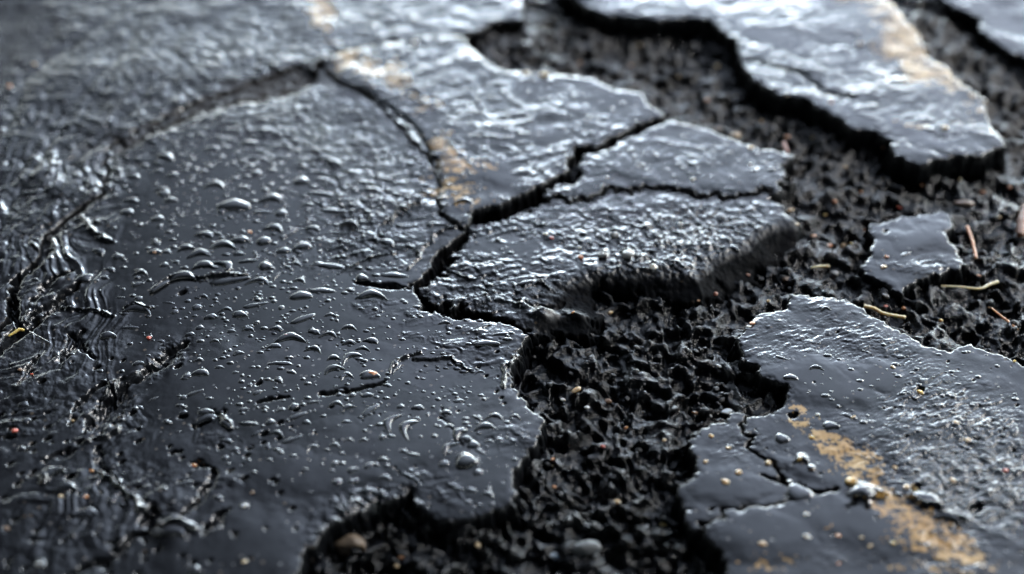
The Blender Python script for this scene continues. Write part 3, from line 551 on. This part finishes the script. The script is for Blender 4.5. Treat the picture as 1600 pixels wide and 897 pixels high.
for n, (px, py, l, a, sh) in enumerate(drops):
    x, y, z, qx, qy = place_at(px, py); m = pxsize(px, py)
    kind = {'r':'round','o':'oval','a':'arc','l':'long'}[sh]; me = DM[kind, n % (4 if sh == 'l' else 6)]
    o = bpy.data.objects.new('water_drop', me); col.objects.link(o)
    o.location = (x, y, z-.0001); r = l*m/2*(1.15 if l < 40 else 1.02)
    o.scale = (r, r*1.1, r*(.75 if l > 30 else .95)); o.rotation_euler = (0, 0, -math.radians(a)*1.35)
    s = slab_at(qx, qy)
    size = 'tiny' if l < 10 else 'small' if l < 20 else 'middle sized' if l < 32 else 'large'
    shape = {'r':'round','o':'oval','a':'curved','l':'stretched'}[sh]
    place = where[s] if s else pitname(px, py)
    if s == 'big':
        if px < 200: place = 'by the scars at the left edge of the biggest slab'
        elif py < 300: place = 'on the far part of the biggest slab'
        elif py > 640 and px > 520: place = 'on the near right part of the biggest slab'
        elif py > 600: place = 'on the near part of the biggest slab'
        elif px > 530: place = 'beside the jagged crack on the biggest slab'
        elif py < 430: place = 'on the smooth water film at the heart of the biggest slab'
        else: place = 'around the long dark scar of the biggest slab'
    lab = '%s %s drop %s' % (size, shape, place)
    tag(o, lab, 'water drop', 'water drops: '+lab)
    seen_d.setdefault(lab, []).append((l, o))

VV = []; FF = []; k0 = 0; hv, hf = ico(2); hv = hv.copy(); hv[:, 2] = np.where(hv[:, 2] < 0, hv[:, 2]*.2, hv[:, 2]*.6); hf = np.array(hf)
rb = random.Random(77); nb = 0; t_ = 0
zones = [(430,210,170,50,700),(560,260,110,70,420),(380,340,200,90,420),(420,450,230,90,420),(520,590,240,110,460),(740,700,60,60,70),(800,190,120,60,220),(1080,250,90,30,120),(1430,640,130,70,200),(900,350,90,40,120),(650,30,140,30,80)]
for cx, cy, rx_, ry_, k_ in zones:
    for _ in range(k_):
        px = rb.gauss(cx, rx_*.7); py = rb.gauss(cy, ry_*.7); x, y, z, qx, qy = place_at(px, py)
        if not slab_at(qx, qy) or z < -.004: continue
        R = pxsize(px, py)*(1.3+3.2*rb.random()**2.5); el = rb.uniform(1, 1.9)
        VV.append(hv*np.array([R*el, R, R*.8])+np.array([x, y, z])); FF.append(hf+k0); k0 += len(hv)
o = bpy.data.objects.new('fine_water_beads', mk('fine_water_beads', np.concatenate(VV), np.concatenate(FF).tolist(), M_DROP)); col.objects.link(o)
tag(o, 'fine spray of countless tiny water beads over the wet slabs', 'water beads', kind='stuff')

# --- grit and pebbles: (x, y, radius px, colour, length factor, angle)
peb = [(15,134,5,'orange'),(54,100,4,'tan'),(233,527,5.5,'red'),(1104,157,5,'orange'),(1148,213,13,'tan'),(1122,202,8,'brown'),(1173,230,5,'tan'),(1229,213,6,'orange'),(1244,162,4.5,'orange'),(1382,230,4.5,'orange'),(1298,160,3.5,'pink'),(1343,68,7,'brown'),(1577,293,5,'orange'),(1082,280,4,'white'),(1236,269,3,'white'),(1476,199,6,'yellow'),(1172,257,3,'white'),
 (850,115,7,'yellow'),(822,113,5,'tan'),(858,97,5,'white'),(648,66,6,'white'),(948,277,3.5,'white'),(941,290,3.5,'white'),(985,102,4,'orange'),(391,362,4,'orange'),(243,394,5,'orange'),(447,524,6,'red'),(32,577,5,'brown'),(50,585,3.5,'red'),  # the leftmost white grain here stands in for a glint
 (852,365,4.5,'white'),(862,371,4,'red'),(905,387,4,'white'),(907,401,5.5,'orange'),(1022,417,9,'white'),(1033,386,4,'white'),(981,395,14,'grey'),(952,490,7,'tan'),(895,489,3,'orange'),(742,498,4.5,'pink'),(583,583,8,'orange'),(1063,350,4,'white'),(942,398,10,'grey'),(960,366,8,'grey'),
 (1234,328,6.5,'tan'),(1304,315,5.5,'orange'),(1405,324,4.5,'red'),(1271,369,5,'orange'),(1352,360,4.5,'orange'),(1296,383,6.5,'orange'),(1318,383,8,'tan'),(1228,436,8,'brown'),(1169,429,3.5,'pink'),(1118,460,5.5,'pink'),(1175,504,6,'orange'),(1169,510,4,'white'),(1124,572,5,'white'),(1384,461,8,'grey'),(1412,481,5.5,'orange'),(1384,478,4,'red'),(1380,416,6,'tan'),(1303,427,12,'grey'),(1505,317,16,'brown'),(1585,564,3.5,'yellow'),(1395,573,5,'tan'),(1355,448,3.5,'grey'),(1385,401,5,'pink'),
 (23,672,7,'red'),(10,825,8,'brown'),(303,727,5.5,'orange'),(143,735,4.5,'orange'),(135,776,4.5,'orange'),(381,790,7,'white'),(394,770,5,'brown'),(382,877,5,'tan'),(61,881,8,'grey'),(95,775,4,'tan'),(112,657,6,'tan'),
 (900,608,10,'tan'),(880,625,5.5,'white'),(917,636,6,'white'),(950,626,9,'brown'),(1006,643,3.5,'white'),(978,668,4.5,'orange'),(1038,687,5.5,'tan'),(942,698,4,'red'),(863,717,4.5,'orange'),(865,727,3.5,'tan'),(866,760,4.5,'orange'),(964,783,7,'tan'),(1036,821,6,'yellow'),(746,851,6,'tan'),(627,870,5.5,'orange'),(619,884,6,'tan'),(543,845,30,'brownish'),(867,868,11,'pale blue'),(915,855,20,'dark'),
 (1137,642,15,'pale blue'),(1109,649,4.5,'white'),(1085,645,6,'brown'),(1102,721,5,'tan'),(1111,681,5,'tan'),(1138,699,4.5,'tan'),(1154,737,7.5,'tan'),(1133,752,8,'tan'),(1234,751,4.5,'white'),(1260,803,5.5,'white'),(1261,838,7,'white'),(1191,849,7,'tan'),(1277,647,4.5,'white'),(1333,651,4.5,'tan'),(1438,612,6,'yellow'),(1493,660,6,'tan'),(1512,687,6.5,'tan'),(1431,764,7,'yellow'),(1488,750,5.5,'tan'),(1570,735,5.5,'red'),(1248,716,7,'yellow'),(1268,732,5,'brown'),(1330,750,12,'yellow'),(1359,853,5,'tan'),(1395,848,6,'yellow'),(1268,683,5,'yellow'),(1200,722,7,'tan'),(1310,880,5,'pink'),(1398,730,6,'tan'),(1416,760,7,'tan'),(1310,836,5,'orange'),(905,98,4,'orange'),(1060,120,4,'tan'),(1190,190,5,'tan'),(1270,215,4,'yellow'),(1320,260,5,'tan'),(1345,300,4,'orange'),(1290,335,4,'yellow'),(1245,350,4,'tan'),(1535,300,5,'orange'),(1560,340,5,'tan'),(1530,430,4,'orange'),(1470,500,4,'yellow'),(1000,70,5,'tan'),(1120,105,4,'yellow'),(1090,470,4,'orange'),(1200,470,4,'tan'),(1230,150,3,'tan'),(1300,200,3,'orange'),(1150,150,3,'yellow'),(1380,280,3,'tan'),(1440,290,3,'orange'),(1500,280,3,'tan'),(1330,380,3,'yellow'),(1560,400,3,'tan'),(1545,480,3,'orange'),(1346,840,4,'tan')]
RK = [rock_verts(60+i) for i in range(8)]
RKbig = rock_verts(3, ICO3, .7)
rk_me = {}
SM['brownish'] = stone_mat('speckled_pebble', (.09,.065,.045), (.30,.23,.16), .4, 260, .35); SM['dark'] = stone_mat('dark_stone', (.03,.033,.037), (.09,.095,.10), .3, 300, .6)
items = []
for n, (px, py, r, c) in enumerate(peb):
    x, y, z, qx, qy = place_at(px, py+r*.3); m = pxsize(px, py)
    key = (c, n % 8)
    if r > 25: me = mk('pebble', RKbig, ICO3[1], SM[c])
    else:
        if key not in rk_me: rk_me[key] = mk('pebble', RK[n % 8], ICO2[1], SM[c])
        me = rk_me[key]
    nm = 'pebble' if r > 7 else 'grit_grain'
    o = bpy.data.objects.new(nm, me); col.objects.link(o); R = r*m*(.82 if r < 20 else 1)
    o.location = (x, y, z+R*(.22 if r < 25 else .02)); o.scale = (R*rs.uniform(.95, 1.35), R*rs.uniform(.8, 1.1), R*rs.uniform(.7, 1.0)); o.rotation_euler = (rs.uniform(-.3, .3), rs.uniform(-.3, .3), rs.uniform(-.5, .5))
    s = slab_at(qx, qy); place = where[s] if s else pitname(px, py)
    if s == 'big':
        place = 'in the dark scarred corner of the biggest slab' if px < 240 else place
    cn = {'brownish':'speckled brown', 'dark':'dark grey'}.get(c, c)
    sz = 'big' if r > 20 else 'chunky' if r > 9 else 'small' if r > 5.6 else 'tiny'
    items.append([o, '%s %s %s' % (sz, cn, 'pebble' if r > 7 else 'grain'), place, px, py, nm.replace('_', ' ')])
def nearest_word(px, py):
    return None
grp = {}
for it in items: grp.setdefault((it[1], it[2]), []).append(it)
ordn = ['leftmost', 'second from left', 'third from left', 'fourth from left', 'fifth from left', 'sixth from left', 'seventh from left']
for (a, pl), L in grp.items():
    L.sort(key=lambda t: t[3])
    for i, it in enumerate(L):
        if len(L) == 1: lab = '%s %s' % (a, pl)
        elif i == len(L)-1: lab = 'rightmost %s %s' % (a, pl)
        else: lab = '%s %s %s' % (ordn[min(i, 6)], a, pl)
        tag(it[0], lab, 'pebble' if it[5] == 'pebble' else 'grain of grit', 'coloured grit scattered over the asphalt')
SM_special = {}

# --- tar and asphalt crumbs lying in the pit, biggest ones as things
pit = (inside_all < -1.5)
crumbs = []; rs2 = random.Random(11); tries = 0
while len(crumbs) < 420 and tries < 60000:
    tries += 1
    px = rs2.uniform(-40, 1640); py = rs2.uniform(-30, 930)
    j = int(np.searchsorted(PX, px)); i = int(np.searchsorted(PY, py))
    if not pit[min(i, NY-1), min(j, NX-1)]: continue
    if Rz[min(i, NY-1), min(j, NX-1)] > .4 and rs2.random() < .8: continue
    m = pxsize(px, py); Rmm = .45 + 1.9*rs2.random()**2.8
    if inside_all[i, j] > -Rmm*.9: continue
    crumbs.append((px, py, Rmm/1000, Rmm/1000/m))
crumbs.sort(key=lambda t: -t[3])
CR = [mk('asphalt_crumb', rock_verts(200+i, ICO2, .7), ICO2[1], SM['black']) for i in range(8)]
CRB = [mk('asphalt_crumb', rock_verts(200+i, ICO2, .7), ICO2[1], SM['dark brown']) for i in range(8)]
def pitz(px, py):
    x, y, z, qx, qy = place_at(px, py); return x, y, z, qx, qy
cnt = 0; bulk = []
for n, (px, py, R, rp) in enumerate(crumbs):
    x, y, z, qx, qy = pitz(px, py)
    if slab_at(qx, qy): continue
    dv = float(Dm[min(int(np.searchsorted(PY, qy)), NY-1), min(int(np.searchsorted(PX, qx)), NX-1)])
    if cnt < 200:
        me = (CRB if rs2.random() < dv*.9 else CR)[n % 8]; o = bpy.data.objects.new('asphalt_crumb', me); col.objects.link(o)
        o.location = (x, y, z+R*.25); o.scale = (R*rs2.uniform(.9, 1.3), R, R); o.rotation_euler = (rs2.uniform(-.5, .5), rs2.uniform(-.5, .5), rs2.uniform(0, 6.28))
        pl = pitname(px, py); lab = '%s black tar crumb %s' % ('coarse' if rp > 8 else 'fine', pl)
        if me in CRB: lab = lab.replace('black tar', 'brownish')
        tag(o, lab, 'asphalt crumb', 'crumbs: '+lab); cnt += 1
    else: bulk.append((x, y, z, R, n))
v0, f0 = rock_verts(300, ico(2), .7), ico(2)[1]
VV = []; FF = []; f0 = np.array(f0); k0 = 0
for x, y, z, R, n in bulk:
    a = n*2.4; ca, sa = math.cos(a), math.sin(a)
    q = v0*R; q = np.stack([q[:,0]*ca-q[:,1]*sa+x, q[:,0]*sa+q[:,1]*ca+y, q[:,2]+z+R*.25], 1); VV.append(q); FF.append(f0+k0); k0 += len(v0)
me = mk('fine_crumbs', np.concatenate(VV), np.concatenate(FF).tolist(), SM['black']); o = bpy.data.objects.new('fine_crumbs', me); col.objects.link(o)
tag(o, 'countless fine black tar crumbs strewn over the rubble between the slabs', 'crumbs', kind='stuff')

# --- stalks, needles
def stalk(name, pts, rads, mat, label, cat, zoff=.0015, group=None, raise_=None):
    P3 = []
    for i, (px, py) in enumerate(pts):
        x, y, z, qx, qy = place_at(px, py); P3.append([x, y, z])
    P3 = np.array(P3); z0, z1 = P3[0, 2], P3[-1, 2]
    if raise_ is None: zz = np.full(len(P3), max(P3[:, 2].max(), -1)+zoff)
    else: zz = P3[:, 2]+zoff
    m = pxsize(*pts[0])
    Q = []
    for (px, py), z in zip(pts, zz):
        x, y = unproj(px, py, z); Q.append(Vector((float(x), float(y), float(z))))
    # smooth resample
    S_ = []; RR = []
    for i in range(len(Q)-1):
        for k_ in range(6):
            t = k_/6; p0 = Q[max(i-1, 0)]; p1 = Q[i]; p2 = Q[i+1]; p3 = Q[min(i+2, len(Q)-1)]
            S_.append(.5*((2*p1)+(p2-p0)*t+(2*p0-5*p1+4*p2-p3)*t*t+(3*p1-p0-3*p2+p3)*t**3)); RR.append((rads[i]*(1-t)+rads[i+1]*t)*m*(1+.12*math.sin(i*7+k_*2.3)))
    S_.append(Q[-1]); RR.append(rads[-1]*m)
    v = []; f = []; ns = 8
    for i, p in enumerate(S_):
        d = (S_[min(i+1, len(S_)-1)]-S_[max(i-1, 0)]).normalized(); s_ = d.cross(Vector((0, 0, 1))).normalized(); u = s_.cross(d)
        for k_ in range(ns):
            a = k_/ns*2*math.pi; v.append(p+s_*math.cos(a)*RR[i]+u*math.sin(a)*RR[i]*.7)
    for i in range(len(S_)-1):
        for k_ in range(ns): f.append((i*ns+k_, i*ns+(k_+1) % ns, (i+1)*ns+(k_+1) % ns, (i+1)*ns+k_))
    f.append(tuple(range(ns))[::-1]); f.append(tuple(range(len(v)-ns, len(v))))
    o = bpy.data.objects.new(name, mk(name, v, f, mat)); col.objects.link(o); return tag(o, label, cat, group)
stalk('straw_stalk', [(1470,447),(1500,448),(1530,451),(1545,445),(1559,440)], [1.6,1.8,2.1,2.8,3.2], M_STRAW, 'pale bent straw stalk with a swollen end lying before the lone island', 'straw')
stalk('straw_stalk', [(1350,478),(1366,482),(1382,490),(1415,496)], [3.6,3.4,3.0,3.4], M_STRAW, 'thick short tan straw piece beside the tip of the striped slab', 'straw')
stalk('pine_needle', [(1511,354),(1518,372),(1522,388),(1525,403)], [2.6,2.4,2.2,2.6], M_NEEDLE, 'short tan needle standing out of black rubble right of the lone island', 'needle')
stalk('pine_needle', [(1549,481),(1562,492),(1575,502),(1590,515)], [1.4,1.8,2.0,1.6], M_NEEDLE, 'thin rusty red needle at the right edge above the wet slab', 'needle')
stalk('straw_stalk', [(1266,418),(1282,416),(1296,416)], [1.3,2.4,2.6], M_STRAW, 'small pale straw bit in the rubble between grainy slab and lone island', 'straw')
stalk('twig', [(1225,222),(1227,230),(1231,238)], [2.6,3.0,2.4], SM['pink'], 'tiny pinkish twig under the orange grain behind the low ledge', 'twig')
stalk('lichen_sprig', [(13,525),(22,520),(30,515),(37,516)], [1.8,2.4,3.2,2.4], M_LICH, 'yellow sprig of lichen in the groove at the left edge', 'lichen')
stalk('bark_flake', [(1602,322),(1597,345),(1594,368)], [5,8,6], M_BARK, 'rust brown bark flake at the right edge beside black rubble', 'bark')
stalk('dry_hair_root', [(46,518),(62,526),(76,534)], [.8,.7,.6], SM['grey'], 'thin grey rootlet beside the yellow lichen sprig', 'rootlet')

# ------------------------------------------------------------------ light
SUN_EL, SUN_AZ = math.radians(36), math.radians(62)       # azimuth from +Y (away from camera) to the right
w = bpy.data.worlds.new('World'); C.world = w; w.use_nodes = True; nt = w.node_tree
for n in list(nt.nodes): nt.nodes.remove(n)
out = nt.nodes.new('ShaderNodeOutputWorld'); bg = nt.nodes.new('ShaderNodeBackground'); nt.links.new(bg.outputs[0], out.inputs[0])
sky = nt.nodes.new('ShaderNodeTexSky'); sky.sky_type = 'NISHITA'; sky.sun_disc = False; sky.sun_elevation = SUN_EL; sky.sun_rotation = SUN_AZ
sky.air_density = 1.0; sky.dust_density = .2; sky.ozone_density = 2.5
bg.inputs[1].default_value = .12
# even cloud cover takes most of the blue out of the sky
hs = nt.nodes.new('ShaderNodeHueSaturation'); hs.inputs['Saturation'].default_value = .42; nt.links.new(sky.outputs[0], hs.inputs['Color'])
tcw = nt.nodes.new('ShaderNodeTexCoord'); vm = nt.nodes.new('ShaderNodeVectorMath'); vm.operation = 'DOT_PRODUCT'; nt.links.new(tcw.outputs['Generated'], vm.inputs[0])
SK = math.radians(30); SA = math.radians(12); vm.inputs[1].default_value = (math.sin(SA)*math.cos(SK), math.cos(SA)*math.cos(SK), math.sin(SK))
fac = mth(nt, 'ADD', mth(nt, 'MULTIPLY', mth(nt, 'POWER', mth(nt, 'MAXIMUM', vm.outputs['Value'], 0.0), 5.0), 2.4), .025)      # sky made brighter ahead, away from the sun's side, to give the puddles sheen
sx_ = nt.nodes.new('ShaderNodeSeparateXYZ'); nt.links.new(tcw.outputs['Generated'], sx_.inputs[0])
band = mth(nt, 'MULTIPLY', mapr(nt, sx_.outputs['Z'], .04, .16, 1, 0), mapr(nt, sx_.outputs['Y'], -.1, .8, .15, 1))      # bright horizon strip added so bumps and drops catch white highlights
      # added dimming of the sky on the left
fac = mth(nt, 'ADD', fac, mth(nt, 'MULTIPLY', band, 20.0))
fac = mth(nt, 'MULTIPLY', fac, mapr(nt, sx_.outputs['X'], -.37, -.03, .25, 1.0))      # sky dimmed on the left to darken the left slabs' reflections
vb = nt.nodes.new('ShaderNodeVectorMath'); vb.operation = 'DOT_PRODUCT'; nt.links.new(tcw.outputs['Generated'], vb.inputs[0]); vb.inputs[1].default_value = (.05, .99, .11)
fac = mth(nt, 'ADD', fac, mth(nt, 'MULTIPLY', mth(nt, 'POWER', mth(nt, 'MAXIMUM', vb.outputs['Value'], 0.0), 130.0), 40.0))      # unseen glow low ahead, added for the drop highlights in place of low sun
cl = noise(nt, tcw.outputs['Generated'], 2.2, 4, .55); fac = mth(nt, 'MULTIPLY', fac, mapr(nt, cl, .3, .7, .7, 1.3))
tn = nt.nodes.new('ShaderNodeVectorMath'); tn.operation = 'MULTIPLY'; nt.links.new(hs.outputs[0], tn.inputs[0]); tn.inputs[1].default_value = (.96, 1.0, 1.03)
vs = nt.nodes.new('ShaderNodeVectorMath'); vs.operation = 'SCALE'; nt.links.new(tn.outputs[0], vs.inputs[0]); nt.links.new(fac, vs.inputs['Scale'])
nt.links.new(vs.outputs[0], bg.inputs[0])
sd = bpy.data.lights.new('sun', 'SUN'); sd.energy = 1.2; sd.angle = math.radians(10); sd.color = (1, .985, .96)
so = bpy.data.objects.new('sun', sd); col.objects.link(so)
dirv = Vector((math.sin(SUN_AZ)*math.cos(SUN_EL), math.cos(SUN_AZ)*math.cos(SUN_EL), math.sin(SUN_EL)))
so.rotation_euler = dirv.to_track_quat('Z', 'Y').to_euler(); so.location = dirv*5

C.view_settings.view_transform = 'Standard'; C.view_settings.look = 'None'; C.view_settings.gamma = 1
C.view_settings.exposure = 1.32
C.cycles.max_bounces = 5; C.cycles.diffuse_bounces = 2; C.cycles.glossy_bounces = 3; C.cycles.use_denoising = True
C.cycles.caustics_reflective = False; C.cycles.caustics_refractive = False
